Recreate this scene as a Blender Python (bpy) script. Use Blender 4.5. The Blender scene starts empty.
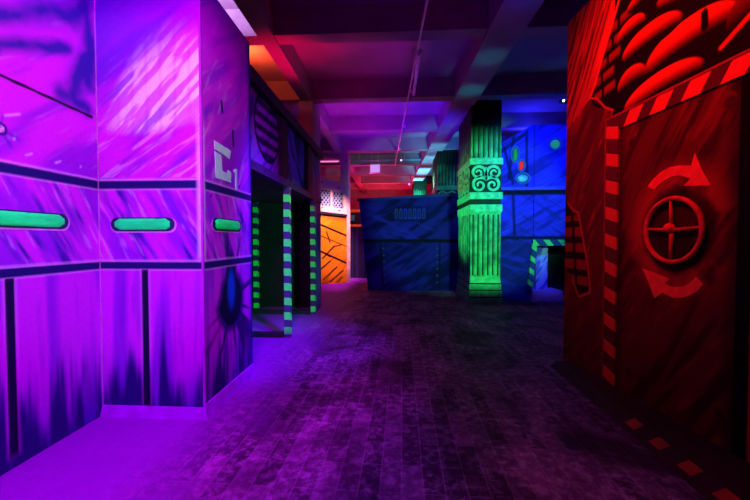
# Laser-tag arena under coloured stage light: painted board walls, a taped walkway frame,
# a fluted column and a dark skip in a concrete hall.  All units are metres.
import bpy, math, random
import numpy as np
random.seed(7)
C = bpy.context.scene.collection
PI = math.pi

# ------------------------------------------------------------------ scene helpers
def tag(o, label=None, cat=None, group=None, kind=None):
    if label: o['label'] = label
    if cat: o['category'] = cat
    if group: o['group'] = group
    if kind: o['kind'] = kind
    return o

def thing(name, label, cat, loc=(0, 0, 0), group=None):
    o = bpy.data.objects.new(name, None); C.objects.link(o)
    o.location = loc; o.empty_display_size = .1
    return tag(o, label, cat, group)

def wloc(o):
    x = y = z = 0.
    while o:
        x += o.location.x; y += o.location.y; z += o.location.z; o = o.parent
    return (x, y, z)

class MB:
    """collects shapes into one mesh"""
    def __init__(s): s.v = []; s.f = []
    def add(s, vs, fs):
        n = len(s.v); s.v += [tuple(v) for v in vs]; s.f += [tuple(i + n for i in f) for f in fs]; return s
    def box(s, x0, x1, y0, y1, z0, z1):
        return s.hexa([(x0, y0, z0), (x1, y0, z0), (x1, y1, z0), (x0, y1, z0)],
                      [(x0, y0, z1), (x1, y0, z1), (x1, y1, z1), (x0, y1, z1)])
    def hexa(s, lo, hi):
        return s.add(list(lo) + list(hi), [(3, 2, 1, 0), (4, 5, 6, 7), (0, 1, 5, 4), (1, 2, 6, 5), (2, 3, 7, 6), (3, 0, 4, 7)])
    def prism(s, pts, a, b):
        """polygon pts lifted by frame functions a and b (near face a, far face b)"""
        n = len(pts); A = [a(*p) for p in pts]; B = [b(*p) for p in pts]
        return s.add(A + B, [tuple(range(n)), tuple(range(2 * n - 1, n - 1, -1))] +
                     [(i, n + i, n + (i + 1) % n, (i + 1) % n) for i in range(n)])
    def tube(s, path, r, k=10, closed=False):
        path = [np.array(p, float) for p in path]; m = len(path); rings = []
        rr = r if hasattr(r, '__len__') else [r] * m
        up = None
        for i, p in enumerate(path):
            if closed: d = path[(i + 1) % m] - path[i - 1]
            else: d = path[min(i + 1, m - 1)] - path[max(i - 1, 0)]
            d /= np.linalg.norm(d)
            if up is None:
                up = np.array([0, 0, 1.]) if abs(d[2]) < .9 else np.array([1., 0, 0])
            sd = np.cross(d, up); sd /= np.linalg.norm(sd); up = np.cross(sd, d)
            rings.append([p + rr[i] * (math.cos(2 * PI * j / k) * sd + math.sin(2 * PI * j / k) * up) for j in range(k)])
        vs = [v for R in rings for v in R]; fs = []
        for i in range(m if closed else m - 1):
            a = i * k; b = ((i + 1) % m) * k
            fs += [(a + j, a + (j + 1) % k, b + (j + 1) % k, b + j) for j in range(k)]
        if not closed: fs += [tuple(range(k - 1, -1, -1)), tuple((m - 1) * k + j for j in range(k))]
        return s.add(vs, fs)
    def build(s, name, mat, parent=None, smooth=False, bevel=0):
        ox, oy, oz = wloc(parent) if parent else (0, 0, 0)
        if not parent:                       # a one-mesh thing keeps its origin at its base
            xs = [v[0] for v in s.v]; ys = [v[1] for v in s.v]; zs = [v[2] for v in s.v]
            ox, oy, oz = (min(xs) + max(xs)) / 2, (min(ys) + max(ys)) / 2, min(zs)
        me = bpy.data.meshes.new(name)
        me.from_pydata([(x - ox, y - oy, z - oz) for x, y, z in s.v], [], s.f)
        import bmesh
        bm = bmesh.new(); bm.from_mesh(me); bmesh.ops.recalc_face_normals(bm, faces=bm.faces); bm.to_mesh(me); bm.free()
        if smooth: me.polygons.foreach_set('use_smooth', [True] * len(me.polygons))
        me.materials.append(mat)
        o = bpy.data.objects.new(name, me); C.objects.link(o)
        if parent: o.parent = parent
        else: o.location = (ox, oy, oz)
        if bevel:
            b = o.modifiers.new('edge', 'BEVEL'); b.width = bevel; b.segments = 2; b.limit_method = 'ANGLE'
        return o

def dup(root, loc, label=None):
    r = root.copy(); C.objects.link(r); r.location = loc
    if label: r['label'] = label
    for ch in root.children:
        c = ch.copy(); C.objects.link(c); c.parent = r
        for g in ch.children:
            d = g.copy(); C.objects.link(d); d.parent = c
    return r

# ------------------------------------------------------------------ paint fields (numpy)
def vnoise(x, y, seed=0):
    rs = np.random.RandomState(seed); T = rs.rand(256, 256)
    xi = np.floor(x).astype(int); yi = np.floor(y).astype(int); fx = x - xi; fy = y - yi
    fx = fx * fx * (3 - 2 * fx); fy = fy * fy * (3 - 2 * fy)
    a = T[xi % 256, yi % 256]; b = T[(xi + 1) % 256, yi % 256]
    c = T[xi % 256, (yi + 1) % 256]; d = T[(xi + 1) % 256, (yi + 1) % 256]
    return (a * (1 - fx) + b * fx) * (1 - fy) + (c * (1 - fx) + d * fx) * fy
def fbm(x, y, seed=0, o=3):
    t = 0; a = .5; n = 0
    for i in range(o):
        t = t + a * vnoise(x * 2 ** i, y * 2 ** i, seed + i); n += a; a *= .55
    return t / n
def ss(a, b, x):
    t = np.clip((x - a) / (b - a), 0, 1); return t * t * (3 - 2 * t)
def streak(u, v, ang, long, wide, seed):
    """brush-stroke noise, strokes run along ang (degrees from +u)"""
    c, s = math.cos(math.radians(ang)), math.sin(math.radians(ang))
    return fbm((u * c + v * s) / long, (-u * s + v * c) / wide, seed)
def mix(c, col, m):
    m = np.clip(m, 0, 1)[..., None]; return c * (1 - m) + np.array(col) * m
def segd(u, v, p, q):
    px, py = p; qx, qy = q; dx, dy = qx - px, qy - py
    t = np.clip(((u - px) * dx + (v - py) * dy) / (dx * dx + dy * dy), 0, 1)
    return np.hypot(u - px - t * dx, v - py - t * dy)
def polyd(u, v, pts): 
    d = segd(u, v, pts[0], pts[1])
    for a, b in zip(pts[1:], pts[2:]): d = np.minimum(d, segd(u, v, a, b))
    return d
def inpoly(u, v, pts):
    r = np.zeros(u.shape, bool); n = len(pts)
    for i in range(n):
        x0, y0 = pts[i]; x1, y1 = pts[(i + 1) % n]
        if y0 == y1: continue
        r ^= ((y0 > v) != (y1 > v)) & (u < (x1 - x0) * (v - y0) / (y1 - y0) + x0)
    return r
def line(d, w, soft=.006): return 1 - ss(w, w + soft, d)

def mural(name, mat, parent, frame, u0, u1, v0, v1, thick, res, paint, top=None):
    """a board with a finely divided painted face; frame(u, v, w) -> point, w goes into the board.
    top(u) optionally limits the board's height (sloping upper edge)."""
    nu = max(2, int((u1 - u0) / res) + 1); nv = max(2, int((v1 - v0) / res) + 1)
    uu, tt = np.meshgrid(np.linspace(u0, u1, nu), np.linspace(0, 1, nv))
    vt = top(uu) if top is not None else np.full(uu.shape, v1)
    vv = v0 + (vt - v0) * tt
    col = paint(uu, vv); col = np.concatenate([np.clip(col, 0, 1), np.ones(uu.shape + (1,))], -1)
    P = [frame(u, v, 0) for u, v in zip(uu.ravel(), vv.ravel())]
    off = wloc(parent)
    N = nu * nv
    back = [frame(u0, v0, thick), frame(u1, v0, thick), frame(u1, vv[-1, -1], thick), frame(u0, vv[-1, 0], thick)]
    V = np.array(P + back, float) - np.array(off)
    F = []
    for j in range(nv - 1):
        a = j * nu
        F += [(a + i, a + i + 1, a + nu + i + 1, a + nu + i) for i in range(nu - 1)]
    b0, b1, b2, b3 = N, N + 1, N + 2, N + 3
    F.append((b3, b2, b1, b0))
    F.append(tuple(range(nu - 1, -1, -1)) + (b0, b1))
    F.append(tuple(range((nv - 1) * nu, N)) + (b2, b3))
    F.append(tuple(j * nu for j in range(nv)) + (b3, b0))
    F.append(tuple(j * nu + nu - 1 for j in range(nv - 1, -1, -1)) + (b1, b2))
    me = bpy.data.meshes.new(name); me.from_pydata(V.tolist(), [], F); me.materials.append(mat)
    cc = np.concatenate([col.reshape(-1, 4), col[[0, 0, -1, -1], [0, -1, -1, 0]]], 0)
    at = me.color_attributes.new('paint', 'FLOAT_COLOR', 'POINT'); at.data.foreach_set('color', cc.ravel().astype(np.float32))
    o = bpy.data.objects.new(name, me); C.objects.link(o); o.parent = parent
    return o

# ------------------------------------------------------------------ materials
def new_mat(name, rough=.6, spec=.25):
    m = bpy.data.materials.new(name); m.use_nodes = True; nt = m.node_tree
    b = nt.nodes['Principled BSDF']; b.inputs['Roughness'].default_value = rough
    b.inputs['Specular IOR Level'].default_value = spec
    return m, nt, b
def node(nt, t, **kw):
    n = nt.nodes.new(t)
    for k, v in kw.items(): setattr(n, k, v)
    return n
def flat(name, col, rough=.6, var=.25, scale=9., spec=.25, metal=0., stretch=(1, 1, 1)):
    """one paint or material with a procedural mottle"""
    m, nt, b = new_mat(name, rough, spec); b.inputs['Metallic'].default_value = metal
    tc = node(nt, 'ShaderNodeTexCoord'); mp = node(nt, 'ShaderNodeMapping'); mp.inputs['Scale'].default_value = stretch
    nz = node(nt, 'ShaderNodeTexNoise'); nz.inputs['Scale'].default_value = scale; nz.inputs['Detail'].default_value = 5
    rp = node(nt, 'ShaderNodeValToRGB'); e = rp.color_ramp.elements
    e[0].position = .3; e[1].position = .7
    e[0].color = (*[c * (1 - var) for c in col], 1); e[1].color = (*[min(1, c * (1 + var)) for c in col], 1)
    L = nt.links.new
    L(tc.outputs['Object'], mp.inputs['Vector']); L(mp.outputs[0], nz.inputs['Vector'])
    L(nz.outputs['Fac'], rp.inputs['Fac']); L(rp.outputs['Color'], b.inputs['Base Color'])
    return m
def hazard(name, ca, cb, axis, period, duty=.5, slant=1., cross='Y', offset=0., rough=.5):
    """slanted two-colour warning bands along one object axis"""
    m, nt, b = new_mat(name, rough, .2); L = nt.links.new
    tc = node(nt, 'ShaderNodeTexCoord'); sp = node(nt, 'ShaderNodeSeparateXYZ'); L(tc.outputs['Object'], sp.inputs[0])
    mu = node(nt, 'ShaderNodeMath', operation='MULTIPLY_ADD'); L(sp.outputs[cross], mu.inputs[0]); mu.inputs[1].default_value = slant
    L(sp.outputs[axis], mu.inputs[2])
    dv = node(nt, 'ShaderNodeMath', operation='MULTIPLY_ADD'); L(mu.outputs[0], dv.inputs[0]); dv.inputs[1].default_value = 1 / period; dv.inputs[2].default_value = offset
    fr = node(nt, 'ShaderNodeMath', operation='FRACT'); L(dv.outputs[0], fr.inputs[0])
    lt = node(nt, 'ShaderNodeMath', operation='LESS_THAN'); L(fr.outputs[0], lt.inputs[0]); lt.inputs[1].default_value = duty
    nz = node(nt, 'ShaderNodeTexNoise'); nz.inputs['Scale'].default_value = 25; L(tc.outputs['Object'], nz.inputs['Vector'])
    mx = node(nt, 'ShaderNodeMix', data_type='RGBA'); mx.inputs[6].default_value = (*cb, 1); mx.inputs[7].default_value = (*ca, 1)
    L(lt.outputs[0], mx.inputs[0])
    m2 = node(nt, 'ShaderNodeMix', data_type='RGBA', blend_type='MULTIPLY'); m2.inputs[0].default_value = .35
    L(mx.outputs[2], m2.inputs[6]); L(nz.outputs['Color'], m2.inputs[7]); L(m2.outputs[2], b.inputs['Base Color'])
    return m
def paint_mat(name, rough=.55, spec=.2):
    """hand-painted board: the mural's pigment with a fine brush grain"""
    m, nt, b = new_mat(name, rough, spec); L = nt.links.new
    at = node(nt, 'ShaderNodeAttribute', attribute_name='paint'); tc = node(nt, 'ShaderNodeTexCoord')
    nz = node(nt, 'ShaderNodeTexNoise'); nz.inputs['Scale'].default_value = 60; nz.inputs['Detail'].default_value = 4
    L(tc.outputs['Object'], nz.inputs['Vector'])
    rp = node(nt, 'ShaderNodeMapRange'); rp.inputs[1].default_value = .3; rp.inputs[2].default_value = .7
    rp.inputs[3].default_value = .93; rp.inputs[4].default_value = 1.05; L(nz.outputs['Fac'], rp.inputs[0])
    mx = node(nt, 'ShaderNodeVectorMath', operation='SCALE'); L(at.outputs['Color'], mx.inputs[0]); L(rp.outputs[0], mx.inputs['Scale'])
    L(mx.outputs[0], b.inputs['Base Color'])
    bp = node(nt, 'ShaderNodeBump'); bp.inputs['Strength'].default_value = .15; bp.inputs['Distance'].default_value = .004
    L(nz.outputs['Fac'], bp.inputs['Height']); L(bp.outputs[0], b.inputs['Normal'])
    return m
def glow(name, col, s):
    m, nt, b = new_mat(name); b.inputs['Base Color'].default_value = (*col, 1)
    b.inputs['Emission Color'].default_value = (*col, 1); b.inputs['Emission Strength'].default_value = s
    return m

MURAL = paint_mat('painted_board', .6, .06)
NAVY = flat('navy_paint', (.02, .01, .09))
DARKWOOD = flat('dark_timber', (.02, .014, .03), .7, .4, 6, stretch=(8, 1, 8))
PURPLEW = flat('violet_timber', (.30, .05, .42), .6, .4, 6, stretch=(6, 1, 6))
MAGENTA = flat('magenta_paint', (.78, .05, .82), .55, .15, 14)
PALEPINK = flat('pale_pink_paint', (.92, .42, .9), .5, .15, 20)
LILAC = flat('lilac_paint', (.62, .42, 1.), .5, .12, 20)
GREENL = flat('green_fluorescent_paint', (.01, .88, .24), .35, .2, 8, stretch=(1, 1, 4))
CONCRETE = flat('painted_concrete', (.36, .20, .37), .8, .18, 3)
CEIL = flat('ceiling_concrete', (.40, .20, .42), .85, .15, 2.)
DARKWALL = flat('dark_wall_paint', (.10, .08, .10), .8, .3, 2)
STEEL = flat('grey_conduit', (.75, .62, .78), .4, .15, 12, metal=.3)
BLACKP = flat('black_paint', (.012, .01, .016), .7, .3, 6)
WHITEP = flat('white_paint', (.88, .82, .84), .5, .1, 12)
REDP = flat('red_paint', (.85, .10, .02), .55, .3, 14)
REDDK = flat('dark_red_paint', (.16, .03, .02), .6, .4, 10)
TAPE_G = hazard('green_violet_warning_tape', (.12, .85, .22), (.10, .02, .20), 'Z', .18, .5, .35, 'Y')
TAPE_GX = hazard('green_blue_warning_tape', (.15, .75, .22), (.03, .05, .25), 'X', .27, .42, .8, 'Z')
TAPE_GZ = hazard('green_blue_warning_tape_upright', (.15, .75, .22), (.03, .05, .25), 'Z', .25, .42, .8, 'X')
TAPE_RV = hazard('red_warning_tape_upright', (.88, .085, .01), (.11, .015, .003), 'Z', .215, .45, -.3, 'Y', .22)
TAPE_RH = hazard('red_warning_tape_level', (.92, .085, .01), (.09, .013, .003), 'Y', .245, .53, .65, 'Z', .0)

# ------------------------------------------------------------------ the hall
def struct(name, mb, mat, **k): return tag(mb.build(name, mat, **k), kind='structure')
X0, X1, YB, YF, ZC = -3.8, 4.3, -2.5, 20., 4.10

def floor_mat():
    m, nt, b = new_mat('worn_block_floor', .6, .06); L = nt.links.new
    tc = node(nt, 'ShaderNodeTexCoord')
    mp = node(nt, 'ShaderNodeMapping'); mp.inputs['Rotation'].default_value = (0, 0, PI / 2 + .02); L(tc.outputs['Object'], mp.inputs['Vector'])
    br = node(nt, 'ShaderNodeTexBrick'); br.offset = .5; br.inputs['Scale'].default_value = 1
    for k, v in (('Brick Width', .42), ('Row Height', .105), ('Mortar Size', .004), ('Mortar Smooth', .4), ('Bias', -.2)): br.inputs[k].default_value = v
    br.inputs['Color1'].default_value = (.075, .03, .07, 1); br.inputs['Color2'].default_value = (.24, .10, .21, 1); br.inputs['Mortar'].default_value = (.27, .13, .24, 1)
    L(mp.outputs[0], br.inputs['Vector'])
    # dusty scuffing, heavier in patches
    n1 = node(nt, 'ShaderNodeTexNoise'); n1.inputs['Scale'].default_value = 1.7; n1.inputs['Detail'].default_value = 8; n1.inputs['Roughness'].default_value = .65; n1.inputs['Distortion'].default_value = .8
    n2 = node(nt, 'ShaderNodeTexNoise'); n2.inputs['Scale'].default_value = 18; n2.inputs['Detail'].default_value = 8; n2.inputs['Roughness'].default_value = .7; n2.inputs['Distortion'].default_value = .3
    L(tc.outputs['Object'], n1.inputs['Vector']); L(tc.outputs['Object'], n2.inputs['Vector'])
    r1 = node(nt, 'ShaderNodeMapRange'); r1.inputs[1].default_value = .36; r1.inputs[2].default_value = .66; L(n1.outputs['Fac'], r1.inputs[0])
    r2 = node(nt, 'ShaderNodeMapRange'); r2.inputs[1].default_value = .46; r2.inputs[2].default_value = .7; L(n2.outputs['Fac'], r2.inputs[0])
    dk = node(nt, 'ShaderNodeMix', data_type='RGBA', blend_type='MULTIPLY'); dk.inputs[0].default_value = .95
    cr = node(nt, 'ShaderNodeValToRGB'); cr.color_ramp.elements[0].color = (.28, .26, .28, 1); cr.color_ramp.elements[1].color = (1.25, 1.2, 1.25, 1)
    L(r1.outputs[0], cr.inputs['Fac']); L(br.outputs['Color'], dk.inputs[6]); L(cr.outputs['Color'], dk.inputs[7])
    mul = node(nt, 'ShaderNodeMath', operation='MULTIPLY'); L(r1.outputs[0], mul.inputs[0]); L(r2.outputs[0], mul.inputs[1])
    m6 = node(nt, 'ShaderNodeMath', operation='MULTIPLY'); L(mul.outputs[0], m6.inputs[0]); m6.inputs[1].default_value = .8
    sc = node(nt, 'ShaderNodeMix', data_type='RGBA'); L(m6.outputs[0], sc.inputs[0]); L(dk.outputs[2], sc.inputs[6]); sc.inputs[7].default_value = (.70, .42, .62, 1)
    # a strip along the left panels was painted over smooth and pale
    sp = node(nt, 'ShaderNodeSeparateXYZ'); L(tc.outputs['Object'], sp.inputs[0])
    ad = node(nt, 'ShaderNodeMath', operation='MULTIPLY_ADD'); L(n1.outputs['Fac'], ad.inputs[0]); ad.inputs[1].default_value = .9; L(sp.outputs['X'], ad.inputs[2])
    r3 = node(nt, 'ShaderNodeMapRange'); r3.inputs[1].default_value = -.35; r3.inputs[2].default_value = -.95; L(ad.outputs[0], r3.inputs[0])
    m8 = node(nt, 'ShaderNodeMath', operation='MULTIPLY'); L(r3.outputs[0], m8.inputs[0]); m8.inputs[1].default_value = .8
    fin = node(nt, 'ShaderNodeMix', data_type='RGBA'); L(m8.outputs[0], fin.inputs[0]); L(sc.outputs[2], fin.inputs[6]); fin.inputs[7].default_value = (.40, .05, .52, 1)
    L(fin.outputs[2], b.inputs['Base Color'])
    bp = node(nt, 'ShaderNodeBump'); bp.inputs['Strength'].default_value = .35; bp.inputs['Distance'].default_value = .006
    iv = node(nt, 'ShaderNodeMath', operation='SUBTRACT'); L(n2.outputs['Fac'], iv.inputs[0]); L(br.outputs['Fac'], iv.inputs[1])
    L(iv.outputs[0], bp.inputs['Height']); L(bp.outputs[0], b.inputs['Normal'])
    return m
fl = MB().box(X0, X1, YB, YF, -.1, 0).build('floor', floor_mat()); fl['kind'] = 'structure'
# keep the floor pattern in hall coordinates
for v in fl.data.vertices: v.co.x += fl.location.x; v.co.y += fl.location.y; v.co.z += fl.location.z
fl.location = (0, 0, 0)
struct('ceiling', MB().box(X0, X1, YB, YF, ZC, ZC + .2), CEIL)
struct('wall_left', MB().box(X0 - .2, X0, YB, YF, 0, ZC), DARKWALL)
struct('wall_right', MB().box(X1, X1 + .2, YB, YF, 0, ZC), DARKWALL)
struct('wall_front', MB().box(X0, X1, YB - .2, YB, 0, ZC), DARKWALL)
struct('wall_back', MB().box(X0, X1, YF, YF + .2, 0, ZC), CONCRETE)
for y in (2.35, 4.50, 6.55, 8.45, 10.30, 12.3, 14.3, 16.3, 18.3):
    struct('ceiling_beam', MB().box(X0, X1, y, y + .22, 3.76, ZC), CONCRETE)
struct('ceiling_beam', MB().hexa([(-1.70, YB, 3.74), (-1.50, YB, 3.74), (-1.56, YF, 3.74), (-1.76, YF, 3.74)],
                                 [(-1.70, YB, ZC), (-1.50, YB, ZC), (-1.56, YF, ZC), (-1.76, YF, ZC)]), CONCRETE)
bx = lambda y: 1.28 - .034 * y
struct('ceiling_beam', MB().hexa([(bx(YB), YB, 3.73), (bx(YB) + .43, YB, 3.73), (bx(YF) + .43, YF, 3.73), (bx(YF), YF, 3.73)],
                                 [(bx(YB), YB, ZC), (bx(YB) + .43, YB, ZC), (bx(YF) + .43, YF, ZC), (bx(YF), YF, ZC)]), CONCRETE)
struct('pier', MB().box(-1.76, -1.5, 6.56, 7.22, 0, 3.74), CONCRETE)
# painted pier and lintel far left, behind the orange booth
struct('pier', MB().box(-1.60, -1.38, 10.55, 11.1, 0, 3.74).box(-2.6, -1.60, 10.55, 11.1, 3.62, 3.76), flat('violet_wall_paint', (.6, .3, .62), .8, .15, 2))

# ------------------------------------------------------------------ purple painted boards, left
MAG = (.72, .006, .80); BLU = (.10, .006, .50); DBL = (.016, .003, .14); PNK = (.95, .17, .95)
def purple(u, v, seed, ws, upper=None, edge=None):
    """airbrushed 'armour plate' paint scheme; strokes and belts are pigment on the boards"""
    c = np.ones(u.shape + (3,)) * np.array(MAG)
    s1 = streak(u, v, 38, .6, .08, seed); s2 = streak(u, v, -58, .4, .045, seed + 9); s3 = streak(u, v, 90, .8, .06, seed + 20)
    big = fbm(u * 2.2, v * 2.2, seed + 31)
    tone = np.where(v > 1.6, streak(u, v, 38, .9, .16, seed + 51), np.where(v > 1.03, streak(u, v, -58, .6, .10, seed + 52), streak(u, v, 90, 1.2, .11, seed + 53)))
    c = mix(c, (.30, .003, .68), .85 * ss(.46, .70, tone))
    up = v > 1.6; mid = (v > 1.03) & ~up; lo = ~(up | mid)
    c = mix(c, BLU, np.where(up, .6 * ss(.54, .8, s1) * ss(.4, .7, big), 0))
    c = mix(c, PNK, np.where(up, .14 * ss(.64, .85, streak(u, v, 38, .3, .03, seed + 4)), 0))
    c = mix(c, BLU, np.where(mid, .95 * ss(.46, .78, s2), 0))
    c = mix(c, DBL, np.where(mid, .5 * ss(.66, .8, s2), 0))
    c = mix(c, PNK, np.where(mid, .4 * ss(.64, .8, streak(u, v, -62, .2, .02, seed + 14)), 0))
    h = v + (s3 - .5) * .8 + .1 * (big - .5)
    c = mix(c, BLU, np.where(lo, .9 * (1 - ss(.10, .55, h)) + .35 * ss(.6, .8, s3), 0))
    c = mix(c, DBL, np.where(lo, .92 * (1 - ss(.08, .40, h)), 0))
    if upper is not None: c = upper(c, u, v)
    for z, w in ((1.570, .024), (1.028, .022)):
        c = mix(c, PNK, .5 * line(abs(v - z - .003), w + .010, .010)); c = mix(c, DBL, line(abs(v - z), w, .006))
    if edge is not None:                          # corner highlight painted into the colour
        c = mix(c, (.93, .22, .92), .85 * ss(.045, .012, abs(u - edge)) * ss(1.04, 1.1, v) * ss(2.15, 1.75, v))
    for p in ws:                                  # painted upright joints below the lower belt
        b = (v < 1.0) * ss(.03, .09, v)
        c = mix(c, PNK, .22 * b * line(abs(u - p), .030, .014)); c = mix(c, (.01, .002, .05), b * line(abs(u - p), .019, .008))
    return c

def left_top(c, u0, v0):
    u = u0 + .10 * (fbm(u0 * 4, v0 * 4, 41) - .5); v = v0 + .10 * (fbm(u0 * 4, v0 * 4, 43) - .5)
    m = 0
    for p, q, w in (((1.3, 2.10), (2.0, 2.50), .06), ((2.0, 2.50), (2.26, 2.66), .07), ((1.74, 2.20), (2.12, 2.38), .045), ((1.5, 2.10), (1.74, 2.18), .03),
                    ((2.27, 3.0), (2.27, 2.22), .075), ((2.26, 2.42), (2.13, 2.10), .07), ((1.2, 2.5), (2.1, 2.95), .05), ((2.05, 2.09), (2.25, 2.05), .05), ((2.16, 2.2), (2.26, 2.3), .06)):
        m = np.maximum(m, np.exp(-(segd(u, v, p, q) / w) ** 2) * (.75 + .5 * fbm(u * 9, v * 9, 3)))
    u, v = u0, v0
    c = mix(c, (.05, .006, .34), m)
    c = mix(c, (.02, .004, .05), line(abs(v - (2.036 + (u - 1.74) * -.043)), .007, .004) * (u < 2.3))
    r = np.hypot(u - 1.735, v - 1.765); a = np.arctan2(v - 1.765, u - 1.735)
    c = mix(c, DBL, line(r, .030, .008)); c = mix(c, PNK, line(r, .015, .008))
    c = mix(c, BLU, .8 * ss(.6, .75, vnoise(a * 3 + 10, r * 3, 5)) * line(r, .07, .05))
    for p, q in (((1.86, 1.66), (1.89, 1.675)), ((1.80, 1.73), (1.802, 1.735)), ((2.03, 1.655), (2.06, 1.67)), ((2.20, 1.665), (2.203, 1.67)), ((1.76, 1.84), (1.83, 1.87))): c = mix(c, (.95, .25, .95), .5 * line(segd(u, v, p, q), .002, .008))
    return c
panel = thing('arena_wall_panel', 'purple airbrushed board wall running out of the left edge, with a long green slot', 'wall panel', (-2.03, 1.5, 0))
fL = lambda u, v, w: (-2.0 - w, u, v)
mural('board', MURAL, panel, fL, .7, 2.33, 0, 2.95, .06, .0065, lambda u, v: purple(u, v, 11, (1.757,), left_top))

bunker = thing('arena_bunker', 'purple painted corner bunker marked C 1, with two green slots', 'bunker', (-1.64, 2.74, 0))
def front_top(c, u, v):
    # soft-edged patch of pale slanted strokes, broken by the board joints
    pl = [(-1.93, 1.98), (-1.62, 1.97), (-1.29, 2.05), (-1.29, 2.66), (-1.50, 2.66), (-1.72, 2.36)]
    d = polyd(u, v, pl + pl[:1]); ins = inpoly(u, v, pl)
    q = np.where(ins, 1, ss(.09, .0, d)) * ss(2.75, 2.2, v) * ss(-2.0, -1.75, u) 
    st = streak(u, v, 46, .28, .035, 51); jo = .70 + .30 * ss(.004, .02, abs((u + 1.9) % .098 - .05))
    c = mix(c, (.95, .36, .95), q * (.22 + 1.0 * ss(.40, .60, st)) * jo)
    c = mix(c, PNK, .5 * ss(.58, .72, streak(u, v, 35, .3, .03, 52)) * (v > 1.62) * ss(2.1, 1.9, v))
    c = mix(c, (.12, .01, .62), .85 * ss(1.85, 2.6, v - (u + 2.0) * .9 + .15 * (fbm(u * 4, v * 4, 8) - .5)))  # blue light falloff at the upper left, put into the pigment
    return c
fF = lambda u, v, w: (u, 2.335 + w, v)
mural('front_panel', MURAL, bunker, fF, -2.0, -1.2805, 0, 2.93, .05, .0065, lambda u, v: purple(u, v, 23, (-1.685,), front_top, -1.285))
def side_top(c, u, v):
    c = mix(c, PNK, .35 * ss(.62, .8, streak(u, v, 60, .3, .06, 61)) * (v > 1.6))
    c = mix(c, BLU, .9 * ss(3.06, 3.13, u)); c = mix(c, DBL, .8 * ss(3.11, 3.15, u))
    c = mix(c, (.25, .02, .6), .25 * ss(2.5, 2.9, v - (u - 2.33) * .2))
    c = mix(c, (.35, .02, .45), .7 * line(polyd(u, v, [(2.93, 1.08), (2.93, 1.22), (2.98, 1.22), (2.98, 1.34)]), .006, .006))
    for p, q in (((2.62, 2.22), (2.63, 2.15)), ((2.80, 2.06), (2.81, 1.95))): c = mix(c, DBL, line(segd(u, v, p, q), .01, .01))
    for p, l in (((2.44, 1.5), .02), ((2.9, 1.63), .02)): c = mix(c, DBL, .8 * line(segd(u, v, p, (p[0] + l, p[1] + l)), .006, .006))
    # painted burst hole with cracks
    du, dv = u - 2.745, v - .715
    a = np.arctan2(dv, du); r = np.hypot(du, dv)
    R = .17 + .05 * (vnoise(a * 2.2 + 9, a * 0, 3) - .5) + .20 * np.exp(-((a - PI / 2) / .28) ** 2)
    cr = ss(.55, .74, vnoise(a * 6.4 + 20, r * 1.2, 12)) * line(r, .42, .22) * (r > .12)
    c = mix(c, (.03, .004, .16), .95 * cr)
    c = mix(c, (.03, .004, .22), .9 * line(r, R + .03, .06))
    c = mix(c, (.008, .004, .06), line(r, R, .025))
    c = mix(c, (.01, .04, .85), .85 * line(np.hypot(du / .55, (dv - .1) / 1.3), .06, .10))
    return c
fS = lambda u, v, w: (-1.28 - w, u, v)
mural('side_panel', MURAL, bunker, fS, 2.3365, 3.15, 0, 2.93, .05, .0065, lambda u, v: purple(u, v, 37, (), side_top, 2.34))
MB().box(-1.97, -1.33, 2.385, 3.15, 2.87, 2.925).build('top_board', NAVY, bunker)
MB().box(-2.0, -1.33, 3.10, 3.15, 0, 2.87).build('rear_panel', NAVY, bunker)
MB().hexa([(-1.995, 2.30, 0), (-1.25, 2.30, 0), (-1.25, 2.336, 0), (-1.995, 2.336, 0)], [(-1.995, 2.322, .07), (-1.272, 2.322, .07), (-1.272, 2.336, .07), (-1.995, 2.336, .07)]).hexa(
    [(-1.282, 2.30, 0), (-1.245, 2.30, 0), (-1.245, 3.15, 0), (-1.282, 3.15, 0)], [(-1.282, 2.322, .09), (-1.268, 2.322, .09), (-1.268, 3.15, .09), (-1.282, 3.15, .09)]).build('plinth', flat('plinth_paint', (.48, .012, .72), .55, .2, 10), bunker)
MB().box(-1.290, -1.276, 2.331, 2.345, .09, 2.93).build('corner_bead', flat('corner_pink', (.55, .01, .66), .6, .2, 8, spec=.05), bunker)
MB().box(-2.0, -1.995, 2.329, 2.334, .01, 2.93).build('joint_strip', flat('joint_pink', (.62, .06, .6), .5, .3, 8), bunker)

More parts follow.
